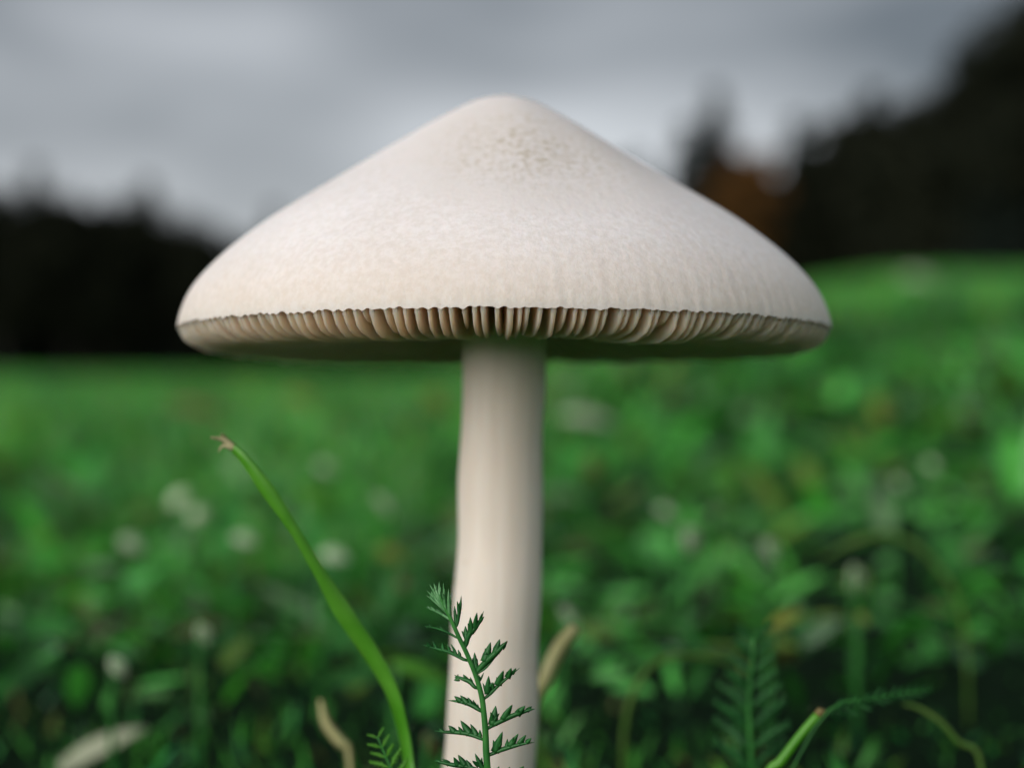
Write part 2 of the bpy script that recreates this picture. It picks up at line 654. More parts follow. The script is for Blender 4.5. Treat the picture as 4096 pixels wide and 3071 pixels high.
def tree_at(x, ytop, Y, width, mat, kind, name, label, cat, group=None):
    b = ground_pt(x, Y)
    return tree(name, label, cat, b, Q(x, ytop, Y).z, width, mat, kind, group)


G_SPRUCE = 'spruces along the far edge of the meadow'
G_BROAD = 'broad-leaved trees along the far edge of the meadow'
L_SP_LOW = 'dark blurred spruce in the low part of the tree line'
L_SP_HIGH = 'dark blurred spruce in the high, steeply rising part of the tree line'
L_BR_LOW = 'dark blurred broad-leaved tree in the low part of the tree line'
L_BR_HIGH = 'dark blurred broad-leaved tree in the high, steeply rising part of the tree line'
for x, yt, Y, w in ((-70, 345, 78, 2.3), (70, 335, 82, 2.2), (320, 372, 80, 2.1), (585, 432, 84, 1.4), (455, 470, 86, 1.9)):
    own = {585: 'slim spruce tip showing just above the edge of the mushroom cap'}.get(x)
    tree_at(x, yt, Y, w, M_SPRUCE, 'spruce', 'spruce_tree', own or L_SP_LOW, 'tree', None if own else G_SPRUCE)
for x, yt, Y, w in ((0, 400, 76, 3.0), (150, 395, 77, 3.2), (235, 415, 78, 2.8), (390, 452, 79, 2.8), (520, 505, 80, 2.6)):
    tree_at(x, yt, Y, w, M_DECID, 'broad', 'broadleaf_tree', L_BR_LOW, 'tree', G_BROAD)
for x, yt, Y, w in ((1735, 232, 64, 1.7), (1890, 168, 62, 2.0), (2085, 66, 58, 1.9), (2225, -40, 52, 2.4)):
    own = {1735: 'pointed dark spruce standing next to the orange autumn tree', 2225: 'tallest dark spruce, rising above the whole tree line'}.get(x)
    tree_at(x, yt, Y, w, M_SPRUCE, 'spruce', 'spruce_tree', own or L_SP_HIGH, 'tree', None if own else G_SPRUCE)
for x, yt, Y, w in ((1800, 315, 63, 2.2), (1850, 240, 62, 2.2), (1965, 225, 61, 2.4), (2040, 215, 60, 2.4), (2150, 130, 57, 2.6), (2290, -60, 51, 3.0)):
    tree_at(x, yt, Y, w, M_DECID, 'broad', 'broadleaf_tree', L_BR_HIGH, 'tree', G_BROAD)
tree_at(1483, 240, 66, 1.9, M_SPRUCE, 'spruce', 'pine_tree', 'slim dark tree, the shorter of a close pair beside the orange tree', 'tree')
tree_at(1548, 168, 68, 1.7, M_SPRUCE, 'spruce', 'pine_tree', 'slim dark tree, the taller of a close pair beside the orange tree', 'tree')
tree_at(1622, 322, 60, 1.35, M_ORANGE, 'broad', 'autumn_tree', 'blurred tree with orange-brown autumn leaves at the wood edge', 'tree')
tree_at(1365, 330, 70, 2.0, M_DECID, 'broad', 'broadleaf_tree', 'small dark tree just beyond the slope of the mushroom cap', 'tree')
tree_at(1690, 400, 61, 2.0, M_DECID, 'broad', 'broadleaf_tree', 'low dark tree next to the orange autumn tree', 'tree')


def build_woodland():
    """the wood behind the edge trees, one dark mass"""
    cs = []
    xs = [-500, -120, 0, 150, 300, 400, 480, 560, 650, 900, 1300, 1430, 1600, 1700, 1800, 1900, 2000, 2100, 2200, 2350, 2800]
    tp = [390, 400, 425, 425, 435, 490, 515, 520, 560, 560, 470, 420, 425, 350, 345, 250, 265, 190, 130, 20, -60]
    for i in range(34000):
        x = random.uniform(-500, 2800)
        base = 86 + (58 - 86) * float(sstep(700, 2200, x))
        Y = base + random.uniform(-3, 8)
        g = ground_pt(x, Y)
        top = Q(x, float(np.interp(x, xs, tp)) + 55 + random.gauss(0, 9), Y).z
        t = random.random() ** 0.85
        cs.append((g.x, g.y, g.z + (top - g.z) * t))
    V, q = leaf_cards(np.array(cs), 0.55)
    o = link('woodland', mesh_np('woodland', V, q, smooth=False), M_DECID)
    tag(o, 'dark mass of wood behind the edge trees', 'wood', kind='stuff')


build_woodland()


# ------------------------------------------------------------------ meadow grass
def clump(x, y):
    """lighter and darker species grow in clumps a hand wide"""
    k = np.sin(x * 47 + 3 * np.sin(y * 19)) * np.sin(y * 41 + 2 * np.sin(x * 23) + 1.0) + 0.7 * np.sin(x * 17 + y * 13 + .5) * np.sin(y * 21 - x * 9)
    return np.clip(1.08 + 0.72 * k, 0.25, 2.2)


def blades(n, xy, hmin, hmax, wmin, wmax, S, tints, lean=0.6, limit=True):
    x, y = xy
    z0 = H(x, y)
    Y = y + D
    h = rng.uniform(hmin, hmax, n) * rng.uniform(0.6, 1.15, n)
    patch = 0.5 + 0.25 * (np.sin(x * 31 + 1.2) * np.sin(y * 27 + .3) + np.sin(x * 13 - y * 17 + 2.0))
    h *= 0.7 + 0.6 * patch
    if limit:
        py = np.interp(Y, [0.0, 0.235, 0.30, 0.42, 0.65, 1.1, 2.0], [3330, 3330, 2980, 2660, 2160, 1850, 1560])
        zmax = EYE - (py - 1740) / F * Y
        h = np.minimum(h, np.maximum(zmax - z0, 0.004) * rng.uniform(0.45, 1.12, n))
    w = rng.uniform(wmin, wmax, n) * np.clip(h / hmin, .4, 1)
    ck = clump(x, y)[:, None]
    tints = tints * ck + np.maximum(ck - 1, 0) * np.array([0.07, 0.07, 0.035])
    a = rng.uniform(0, 2 * np.pi, n)
    ln = h * rng.uniform(0.1, 1.0, n) * lean
    b = a + rng.uniform(0.6, 2.5, n)
    V = np.zeros((n, S + 1, 2, 3))
    for i in range(S + 1):
        t = i / S
        cx = x + np.cos(a) * ln * t ** 1.8
        cy = y + np.sin(a) * ln * t ** 1.8
        cz = z0 - 0.002 + h * (t - 0.25 * t * t * rng.uniform(0.3, 1.5, n) * (ln / h))
        ww = w * (0.75 + 0.5 * t - 1.22 * t ** 2.2) * 0.5
        tw = b + t * 0.7
        V[:, i, 0] = np.stack([cx - np.cos(tw) * ww, cy - np.sin(tw) * ww, cz], -1)
        V[:, i, 1] = np.stack([cx + np.cos(tw) * ww, cy + np.sin(tw) * ww, cz], -1)
    k = (S + 1) * 2
    base = np.arange(n)[:, None, None] * k
    f = np.array([[2 * i, 2 * i + 1, 2 * i + 3, 2 * i + 2] for i in range(S)])[None]
    q = (base + f).reshape(-1, 4)
    T = np.repeat(tints, k, axis=0)
    return V.reshape(-1, 3), q, T


def grass_tints(n, dry=0.06):
    c = np.array([0.075, 0.40, 0.052]) * np.ones((n, 3))
    c *= rng.uniform(0.55, 1.35, (n, 1))
    yel = rng.random(n) < 0.16
    c[yel] = np.array([0.19, 0.44, 0.04]) * rng.uniform(.6, 1.2, (yel.sum(), 1))
    blu = rng.random(n) < 0.25
    c[blu] = np.array([0.036, 0.30, 0.085]) * rng.uniform(.6, 1.3, (blu.sum(), 1))
    d = rng.random(n) < dry
    c[d] = np.array([0.34, 0.33, 0.13]) * rng.uniform(.5, 1.2, (d.sum(), 1))
    return c


def wedge(n, y0, y1, spread, extra, power=1.0):
    """points on the meadow in a wedge opening away from the camera"""
    t = rng.random(n) ** power
    Y = np.sqrt(y0 ** 2 + (y1 ** 2 - y0 ** 2) * t)
    x = rng.uniform(-1, 1, n) * (spread * Y + extra)
    return x, Y - D


def build_grass():
    parts = []
    n = 26000
    xy = wedge(n, 0.10, 1.3, 0.42, 0.10, 1.25)
    thin = (xy[1] + D > 0.42) | (rng.random(n) < 0.72)
    xy = (xy[0][thin], xy[1][thin])
    n = len(xy[0])
    parts.append(blades(n, xy, 0.022, 0.055, 0.0018, 0.0042, 5, grass_tints(n), 1.0))
    n = 30000
    xy = wedge(n, 1.2, 4.0, 0.40, 0.1, 1.2)
    parts.append(blades(n, xy, 0.03, 0.07, 0.003, 0.007, 4, grass_tints(n)))
    n = 70000
    xy = wedge(n, 3.8, 20.0, 0.38, 0.1, 1.5)
    parts.append(blades(n, xy, 0.03, 0.07, 0.007, 0.016, 2, grass_tints(n), 0.8, False))
    n = 60000
    xy = wedge(n, 19.0, 80.0, 0.36, 0.1, 1.3)
    parts.append(blades(n, xy, 0.05, 0.11, 0.03, 0.07, 2, grass_tints(n), 0.8, False))
    # the meadow goes on beside and behind the camera, outside its view
    n = 30000
    x = rng.uniform(-1.0, 1.0, n)
    y = rng.uniform(-1.2, 0.9, n)
    Yc = y + D
    keep = (np.abs(x) > 0.36 * np.maximum(Yc, 0) + 0.055) & (np.hypot(x, Yc) > 0.10)
    keep &= ~((np.abs(x) < 0.10) & (y > -0.42) & (y < 0.06))
    x, y = x[keep], y[keep]
    parts.append(blades(len(x), (x, y), 0.04, 0.075, 0.002, 0.0045, 4, grass_tints(len(x)), 0.9, False))
    off, Vs, Qs, Ts = 0, [], [], []
    for V, q, T in parts:
        Vs.append(V)
        Qs.append(q + off)
        Ts.append(T)
        off += len(V)
    o = link('grass', mesh_np('grass', np.concatenate(Vs), np.concatenate(Qs), True, np.concatenate(Ts)), M_GRASS)
    tag(o, 'short green meadow grass growing over the whole slope', 'grass', kind='stuff')


build_grass()


def build_cover():
    """clover and small herb leaves between the grass"""
    n = 8000
    x, y = wedge(n, 0.37, 2.6, 0.40, 0.08, 1.5)
    Y = y + D
    z0 = H(x, y)
    py = np.interp(Y, [0.27, 0.35, 0.5, 0.8, 1.3, 2.6], [2950, 2620, 2400, 2140, 1960, 1700])
    zmax = EYE - (py - 1740) / F * Y - z0
    z = z0 + np.minimum(np.maximum(zmax, 0.006), 0.045) * rng.uniform(0.5, 1.08, n)
    s = rng.uniform(0.0035, 0.0085, n) * np.where((rng.random(n) < .35) & (Y > .6), 1.9, 1.0) * np.interp(Y, [0.27, 0.5, 2.6], [0.5, 1.0, 1.5])
    a = rng.uniform(0, 2 * np.pi, n)
    tilt = rng.normal(0, 0.5, n)
    roll = rng.normal(0, 0.45, n)
    # leaf outline: 7 points, folded along the midrib
    out = np.array([[0, 0, 0], [.45, .42, .10], [1.1, .55, .14], [1.7, .30, .08], [1.95, 0, 0], [1.7, -.30, .08], [1.1, -.55, .14], [.45, -.42, .10], [1.0, 0, 0]])
    d = np.stack([np.cos(a) * np.cos(tilt), np.sin(a) * np.cos(tilt), np.sin(tilt)], -1)
    up = np.stack([-np.cos(a) * np.sin(tilt), -np.sin(a) * np.sin(tilt), np.cos(tilt)], -1)
    e = np.cross(up, d)
    e2 = e * np.cos(roll)[:, None] + up * np.sin(roll)[:, None]
    u2 = np.cross(d, e2)
    c = np.stack([x, y, z], -1)
    V = c[:, None] + s[:, None, None] * (out[None, :, 0:1] * (1.25 * d[:, None]) + out[None, :, 1:2] * np.where(rng.random(n) < .6, .55, 1.0)[:, None, None] * e2[:, None] + out[None, :, 2:3] * u2[:, None])
    f = np.array([[8, 0, 1, 2], [8, 2, 3, 4], [8, 4, 5, 6], [8, 6, 7, 0]])
    q = (np.arange(n)[:, None, None] * 9 + f[None]).reshape(-1, 4)
    T = np.array([0.065, 0.38, 0.055]) * rng.uniform(.4, 1.6, (n, 1)) * clump(x, y)[:, None]
    T = T + np.maximum(clump(x, y)[:, None] - 1, 0) * np.array([0.09, 0.09, 0.05])
    y_ = rng.random(n) < .08
    T[y_] = np.array([0.20, 0.36, 0.04]) * rng.uniform(.6, 1.2, (y_.sum(), 1))
    p_ = (rng.random(n) < .07) & (Y > .4)
    T[p_] = np.array([0.24, 0.42, 0.20]) * rng.uniform(.7, 1.3, (p_.sum(), 1))
    b_ = rng.random(n) < .03
    T[b_] = np.array([0.11, 0.10, 0.03])
    o = link('ground_cover', mesh_np('ground_cover', V.reshape(-1, 3), q, True, np.repeat(T, 9, axis=0)), M_COVER)
    tag(o, 'low clover and herb leaves between the grass', 'ground cover', kind='stuff')


build_cover()


# ------------------------------------------------------------------ the mushroom
RIM_Z = EYE + 0.322 * R
ROOT = empty('mushroom', (-0.0024, 0, 0))
tag(ROOT, 'large cream-white mushroom with conical cap and pale tan gills in the grass', 'mushroom')
OUT = [(0, 921), (50, 917), (100, 905), (150, 886), (215, 852), (300, 805), (390, 750), (500, 683), (600, 622), (700, 562), (840, 480), (950, 413),
       (1040, 350), (1110, 297), (1170, 245), (1230, 183), (1270, 128), (1296, 72), (1309, 28), (1313, 0)]
OR = np.array([p[0] for p in OUT]) / 1313.0
OZ = np.array([p[1] for p in OUT]) / 921.0 * 0.733


def under_z(r):
    """underside of the cap flesh, where the gills hang from"""
    return np.interp(r, OR, OZ) - (0.035 + 0.17 * (1 - r)) * np.clip((1.0 - r) / 0.02, 0, 1)


N_GILL = 214
gill_angles = []
for i in range(N_GILL):
    gill_angles.append((i + random.uniform(-.26, .26)) * 2 * math.pi / N_GILL)


def build_cap():
    cap_root = None
    NA = 1180
    th = np.linspace(0, 2 * np.pi, NA, endpoint=False)
    # smooth resampled profile by arc length
    tt = np.concatenate([[0], np.cumsum(np.hypot(np.diff(OR), np.diff(OZ)))])
    tt /= tt[-1]
    ts = np.concatenate([np.linspace(0.006, 0.86, 52), np.linspace(0.875, 1.0, 22)])

    def smooth(vals, t):
        # Hermite (Catmull-Rom on non-uniform knots)
        m = np.gradient(vals, tt)
        i = np.clip(np.searchsorted(tt, t) - 1, 0, len(tt) - 2)
        hh = tt[i + 1] - tt[i]
        u = (t - tt[i]) / hh
        return ((2 * u ** 3 - 3 * u ** 2 + 1) * vals[i] + (u ** 3 - 2 * u ** 2 + u) * hh * m[i]
                + (-2 * u ** 3 + 3 * u ** 2) * vals[i + 1] + (u ** 3 - u ** 2) * hh * m[i + 1])
    pr, pz = smooth(OR, ts), smooth(OZ, ts)
    # rim: scalloped where the margin hangs on the gill ends
    ga = np.array(gill_angles)
    dd = np.abs((th[:, None] - ga[None] + np.pi) % (2 * np.pi) - np.pi).min(1)
    scallop = np.exp(-(dd / 0.0065) ** 2)
    rag = np.zeros(NA)
    for k, am in ((7, .5), (17, .5), (31, .7), (57, .8), (90, .8), (140, 0.7), (211, .6)):
        rag += am * np.sin(th * k + random.uniform(0, 6.28))
    rim_dz = -0.0040 * scallop + 0.0014 * rag + 0.002
    wave = 0.0035 * np.sin(3 * th + .7) + 0.0030 * np.sin(5 * th + 2.1) + .0015 * np.sin(11 * th)
    rings, uvs = [], []
    for j, t in enumerate(ts):
        k = float(np.clip((t - 0.94) / 0.06, 0, 1)) ** 2
        r = pr[j] * (1 + wave * t * 1.0)
        # gentle dents
        z = pz[j] + 0.005 * math.sin(math.pi * t) ** 2 * (np.sin(2 * th + 1.3) * .6 + np.sin(4 * th + .3) * .4 + .5 * np.sin(9 * th + 6 * t)) + rim_dz * k
        streak = 0.0006 * sstep(.75, 1, t) * np.sin(th * 118 + 3 * np.sin(th * 5)) * np.sin(th * 23)
        r = r + streak
        rings.append(np.stack([r * np.cos(th), r * np.sin(th), z], -1))
        uvs.append(np.stack([th / 2 / np.pi, np.full(NA, t)], -1))
    n_outer = len(rings)
    rings.append(rings[-1].copy())          # sharp edge at the margin
    uvs.append(uvs[-1].copy())
    # lip and underside
    for r, dz, fl in ((0.9975, 0.002, 1.0), (0.994, 0.012, .5), (0.982, None, 0), (0.95, None, 0), (0.9, None, 0), (0.8, None, 0), (0.65, None, 0), (0.45, None, 0), (0.28, None, 0), (0.10, None, 0)):
        rr = r * (1 + wave)
        if dz is None:
            z = np.full(NA, float(under_z(r)))
        else:
            z = dz + rim_dz * fl
        rings.append(np.stack([rr * np.cos(th), rr * np.sin(th), z], -1))
        uvs.append(np.stack([th / 2 / np.pi, np.full(NA, 1.0)], -1))
    V = np.concatenate([np.array([[0, 0, OZ[0]]])] + rings) * R
    UV = np.concatenate([np.array([[0.5, 0.0]])] + uvs)
    nr = len(rings)
    i0 = 1 + np.arange(nr * NA).reshape(nr, NA)
    nx = np.roll(i0, -1, axis=1)
    q = np.stack([i0[:-1], i0[1:], nx[1:], nx[:-1]], -1)
    q = np.delete(q, n_outer - 1, axis=0).reshape(-1, 4)
    me = bpy.data.meshes.new('cap')
    faces = [tuple(f) for f in q.tolist()]
    faces += [(0, int(i0[0, k]), int(nx[0, k])) for k in range(NA)]
    me.from_pydata(V.tolist(), [], faces)
    ul = me.uv_layers.new(name="UVMap")
    li = np.zeros(len(me.loops), np.int32)
    me.loops.foreach_get("vertex_index", li)
    ul.data.foreach_set("uv", UV[li].astype(np.float32).ravel())
    me.polygons.foreach_set("use_smooth", [True] * len(me.polygons))
    me.update()
    o = link('cap', me, M_CAP, ROOT)
    o.location = (0.0024, 0, RIM_Z)
    return o


CAP = build_cap()

LOW_R = [0.998, 0.992, 0.980, 0.962, 0.940, 0.905, 0.85, 0.76, 0.64, 0.5, 0.37, 0.27, 0.20]
LOW_Z = [0.006, -0.018, -0.036, -0.050, -0.060, -0.066, -0.068, -0.064, -0.052, -0.026, 0.020, 0.085, 0.17]


def gill_mesh(name, inner, depth, thick, seed):
    rs = random.Random(seed)
    full = inner < 0.4
    st = []
    if full:
        n = 17
    else:
        n = 11
    tt = np.linspace(0, 1, n) ** 1.8
    V, Fc = [], []
    bow = rs.uniform(-.006, .006)
    ph = rs.uniform(0, 6.28)
    for i, t in enumerate(tt):
        r = 0.998 + (inner - 0.998) * t
        if full:
            zl = float(np.interp(-r, [-a for a in LOW_R], LOW_Z))
        else:
            zl = float(np.interp(-(r), [-a for a in LOW_R], LOW_Z)) * depth
            zu_ = float(under_z(r))
            e = max(0, (t - .55) / .45)
            zl = zl + (zu_ - zl) * e ** 2
        zl += rs.uniform(-.0022, .0022) * min(1, i)
        zu = float(under_z(r)) + 0.012
        zu = min(zu, float(np.interp(r, OR, OZ)) - 0.014) if r < 0.985 else zl + 0.004
        if zu < zl + 0.004:
            zu = zl + 0.004
        th = thick * (0.75 + 0.25 * min(1, i / 3))
        y = bow * math.sin(math.pi * t) + .0018 * math.sin(r * 26 + ph)
        zm = zl + (zu - zl) * .5
        for yy, zz in ((-th * .62, zu), (-th * .58, zm), (-th * .46, zl + .010), (-th * .28, zl + .002), (0, zl), (th * .28, zl + .002), (th * .46, zl + .010), (th * .58, zm), (th * .62, zu)):
            V.append((r * R, (y + yy) * R, min(zz, zu) * R))
    for i in range(n - 1):
        for k in range(8):
            Fc.append((i * 9 + k, (i + 1) * 9 + k, (i + 1) * 9 + k + 1, i * 9 + k + 1))
    Fc.append(tuple(range(9)))
    Fc.append(tuple((n - 1) * 9 + k for k in reversed(range(9))))
    me = bpy.data.meshes.new(name)
    me.from_pydata(V, [], Fc)
    me.polygons.foreach_set("use_smooth", [True] * (len(Fc) - 2) + [False, False])
    me.materials.append(M_GILL)
    me.update()
    return me


FULL = [gill_mesh('gill', 0.20 + .03 * (s % 3), 1.0, 0.0100 + .0012 * (s % 4), s) for s in range(10)]
SHORT = [gill_mesh('gill', 0.86 - .05 * s, 0.55 + .12 * s, 0.0105, 40 + s) for s in range(4)]
for i, a in enumerate(gill_angles):
    front = abs((a + math.pi / 2 + math.pi) % (2 * math.pi) - math.pi)
    short = (i % 9 == 4) or (i % 13 == 7)
    me = SHORT[i % 4] if short else FULL[(i * 7) % 10]
    o = link('gill', me, None, CAP)
    o.rotation_euler = (0, 0, a)
    sag = 1.0 + 0.05 * math.sin(3 * a + 1) + random.uniform(-.05, .05)
    if abs((a - math.radians(-62) + math.pi) % (2 * math.pi) - math.pi) < 0.10:
        sag += 0.18
    if abs((a - math.radians(118) + math.pi) % (2 * math.pi) - math.pi) < 0.5:
        sag += 0.10
    o.scale = (1 + 0.0035 * math.sin(3 * a + .7) + 0.0030 * math.sin(5 * a + 2.1) + .0015 * math.sin(11 * a), random.uniform(.85, 1.2), sag)


def build_stem():
    zs = np.concatenate([np.linspace(-0.012, 0.02, 12), np.linspace(0.022, RIM_Z + .36 * R, 56)])
    NA = 72
    th = np.linspace(0, 2 * np.pi, NA, endpoint=False)
    V = []
    for z in zs:
        # axis and radius read at three heights
        zz = [-0.012, 0.0, 0.0115, 0.028, 0.0440, 0.0600, 0.0750, 0.0860, 0.12]
        cx = [-0.0035, -0.0032, -0.0028, -0.0018, -0.00095, -0.0004, 0.0, 0.0001, 0.0001]
        rr = [0.0095, 0.0092, 0.0068, 0.00632, 0.00608, 0.00590, 0.00572, 0.0058, 0.0078]
        c = float(np.interp(z, zz, cx)) + 0.00012 * math.sin(z * 260)
        r = float(np.interp(z, zz, rr))
        rad = r * (1 + .004 * np.sin(3 * th + z * 60) + .003 * np.sin(7 * th + 2 + z * 25) + .002 * np.sin(13 * th + z * 12)) + .00008 * math.sin(z * 410 + 1)
        V.append(np.stack([c + rad * np.cos(th), rad * np.sin(th), np.full(NA, z)], -1))
    V = np.concatenate(V)
    n = len(zs)
    i0 = np.arange(n * NA).reshape(n, NA)
    nx = np.roll(i0, -1, axis=1)
    q = np.stack([i0[:-1], nx[:-1], nx[1:], i0[1:]], -1).reshape(-1, 4)
    o = link('stem', mesh_np('stem', V, q), M_STEM, ROOT)
    o.location = (0.0024, 0, 0)


build_stem()

# ------------------------------------------------------------------ yarrow leaf in front of the stem
def Z3(X, Y, d):                 # pixel of an enlarged detail of the photograph
    return P(1600 + X / 2.0194, 2250 + Y / 2.0194, d)


PXM = 1.0 / 2.0194 / F           # metres per detail pixel and metre of distance
DY = 0.1995
VIEW = Vector((0, -1, 0))


RA = [(716, 2250), (712, 1900), (705, 1658), (695, 1500), (690, 1350), (676, 1200), (664, 1100), (640, 1000), (605, 890), (560, 780), (520, 690), (480, 610), (440, 520), (395, 420), (350, 330), (318, 255)]
RACHIS = [(RA[i][0] + (RA[i + 1][0] - RA[i][0]) * k / 12, RA[i][1] + (RA[i + 1][1] - RA[i][1]) * k / 12) for i in range(len(RA) - 1) for k in range(12)]


def leaflet(parent, mid, w, teeth, dd=0.0, mat=None, name='leaflet', tilt=0.0, tops=()):
    """mid: polyline in detail pixels; teeth: (base, tip, width); dd: how far the tip swings away from the camera"""
    s = Shape()
    bx, by = mid[0]
    L_ = max(1.0, math.hypot(mid[-1][0] - bx, mid[-1][1] - by))

    def dep(x, y):
        return DY + dd * (math.hypot(x - bx, y - by) / L_) + tilt * 0.0003
    nrm = VIEW + Vector((random.uniform(-.3, .3), 0, random.uniform(-.2, .5)))
    # the leaflet grows out of the midrib
    rx, ry = min(RACHIS, key=lambda q: (q[0] - bx) ** 2 + (q[1] - by - 12) ** 2)
    mid = [(rx, ry + 6)] + list(mid)
    w *= 1.05
    s.strip([Z3(x, y, dep(x, y)) for x, y in mid], [w * .5 * PXM * DY, w * .7 * PXM * DY, w * PXM * DY, w * .75 * PXM * DY, w * .04 * PXM * DY], nrm, 0.3, -0.12, 10)
    for (a, b, tw) in teeth:
        tw *= 1.6
        m = ((a[0] * .45 + b[0] * .55) + random.uniform(-2, 2), a[1] * .45 + b[1] * .55)
        nr = VIEW + Vector((random.uniform(-.35, .35), 0, random.uniform(-.35, .35)))
        k = random.uniform(-.0008, .0008)
        s.strip([Z3(*a, dep(*a)), Z3(*m, dep(*m) + k * .4), Z3(*b, dep(*b) + k)], [tw * .85 * PXM * DY, tw * .78 * PXM * DY, tw * .42 * PXM * DY, tw * .03 * PXM * DY], nr, 0.25, -0.15, 7)
    return s.build(name, mat or M_YARROW, parent)


def build_front_yarrow():
    ground_y = Z3(712, 2150, DY)
    root = empty('yarrow_leaf', (ground_y.x, ground_y.y, float(H(ground_y.x, ground_y.y))))
    tag(root, 'sharp dark green feathery yarrow leaf standing against the mushroom stem', 'leaf')
    ra = RA
    wd = [64, 60, 58, 56, 52, 48, 46, 42, 40, 38, 38, 36, 34, 30, 24, 12]
    s = Shape()
    pts = [Z3(x, y, DY) for x, y in ra]
    pts[0].z = root.location.z - 0.002
    s.tube(pts, [v * .5 * PXM * DY for v in wd], 10, 46)
    s.build('rachis', M_RACHIS, root)
    T = M_YARROW_TIP
    lf = lambda *a, **k: leaflet(root, *a, **k)
    # right side, from the top
    lf([(462, 500), (475, 420), (489, 345), (495, 263)], 30, [((478, 405), (461, 308), 24), ((484, 360), (482, 318), 16)], -.0005)
    lf([(452, 480), (447, 430), (440, 345)], 34, [((450, 430), (432, 385), 18)], .0003)
    lf([(538, 660), (556, 590), (600, 540), (645, 470), (676, 388)], 44, [((572, 575), (568, 438), 42), ((566, 540), (548, 488), 24), ((606, 530), (622, 400), 34), ((636, 485), (680, 432), 24), ((645, 470), (662, 408), 18)], -.001)
    lf([(536, 625), (530, 570), (529, 508)], 44, [((532, 600), (497, 548), 24), ((532, 590), (547, 548), 20)], .0005)
    lf([(622, 880), (682, 815), (750, 750), (810, 695), (867, 628)], 60, [((685, 800), (732, 640), 56), ((690, 740), (687, 688), 26), ((772, 730), (806, 616), 48), ((786, 700), (775, 655), 22), ((820, 690), (868, 632), 34)], -.0012)
    lf([(632, 890), (690, 848), (742, 790), (795, 732)], 22, [((690, 845), (722, 800), 14), ((740, 792), (760, 765), 14)], -.0006)
    lf([(616, 855), (608, 800), (602, 722)], 48, [((612, 820), (582, 768), 26), ((612, 815), (624, 772), 22)], .0004)
    lf([(684, 1092), (722, 1060), (790, 990), (870, 925), (970, 846)], 36, [((712, 1060), (716, 912), 46), ((702, 1060), (667, 968), 26), ((730, 1000), (746, 962), 20), ((755, 1020), (755, 965), 22), ((790, 990), (836, 868), 50), ((796, 960), (777, 922), 22), ((866, 930), (900, 848), 40), ((868, 915), (860, 880), 18), ((905, 900), (938, 848), 26)], -.0015)
    lf([(632, 968), (655, 932), (678, 883)], 20, [((645, 945), (634, 900), 14)], .0006)
    lf([(714, 1332), (780, 1298), (870, 1252), (965, 1214), (1040, 1190), (1092, 1178)], 44, [((748, 1312), (773, 1153), 58), ((752, 1270), (731, 1203), 28), ((765, 1270), (804, 1213), 26), ((838, 1268), (908, 1143), 52), ((862, 1230), (858, 1182), 26), ((945, 1225), (1012, 1153), 46), ((960, 1215), (958, 1186), 22), ((1025, 1196), (1066, 1158), 30)], -.0012)
    lf([(736, 1544), (800, 1515), (880, 1488), (980, 1463), (1086, 1448)], 42, [((765, 1530), (828, 1362), 54), ((768, 1490), (752, 1428), 26), ((802, 1490), (822, 1440), 22), ((860, 1492), (868, 1418), 26), ((888, 1485), (956, 1378), 44), ((915, 1445), (912, 1405), 20), ((965, 1462), (1019, 1388), 40), ((1020, 1452), (1062, 1414), 30)], -.001)
    # left side
    lf([(455, 602), (400, 570), (330, 540), (260, 522), (192, 508)], 24, [((350, 550), (318, 512), 20), ((300, 535), (305, 508), 18), ((250, 522), (232, 496), 18), ((225, 520), (195, 510), 14)], .006)
    lf([(520, 782), (450, 742), (380, 712), (280, 688), (172, 658)], 38, [((485, 750), (470, 700), 20), ((450, 742), (410, 652), 28), ((400, 715), (378, 655), 26), ((350, 700), (342, 645), 26), ((290, 690), (263, 628), 28), ((240, 675), (214, 640), 24)], .005)
    lf([(604, 1004), (560, 957), (505, 937), (436, 905)], 40, [((480, 935), (434, 948), 30), ((475, 930), (470, 898), 22), ((540, 945), (510, 900), 26), ((578, 970), (568, 922), 22), ((470, 930), (440, 925), 26)], .0015)
    lf([(642, 1188), (580, 1147), (500, 1122), (384, 1110)], 42, [((612, 1165), (590, 1105), 26), ((575, 1145), (546, 1085), 30), ((545, 1135), (486, 1070), 40), ((490, 1120), (438, 1076), 34), ((632, 1180), (628, 1135), 16)], .002)
    lf([(652, 1418), (560, 1382), (450, 1366), (370, 1366), (275, 1354)], 40, [((615, 1398), (568, 1300), 42), ((562, 1380), (489, 1272), 50), ((500, 1370), (470, 1320), 26), ((440, 1365), (391, 1312), 40), ((350, 1366), (315, 1335), 26), ((650, 1405), (645, 1345), 24)], .003)
    lf([(640, 1672), (540, 1645), (430, 1632), (340, 1612), (270, 1595)], 40, [((570, 1650), (535, 1588), 32), ((525, 1640), (469, 1548), 44), ((470, 1635), (433, 1568), 36), ((395, 1625), (343, 1583), 34), ((320, 1610), (290, 1590), 24)], .002)
    lf([(672, 1660), (640, 1610), (606, 1538)], 44, [((640, 1640), (583, 1596), 30), ((660, 1640), (662, 1568), 24)], .0)
    lf([(735, 1760), (830, 1720), (950, 1690), (1060, 1668)], 42, [((770, 1740), (800, 1640), 40), ((870, 1705), (885, 1645), 34), ((960, 1690), (1000, 1640), 34)], -.001)
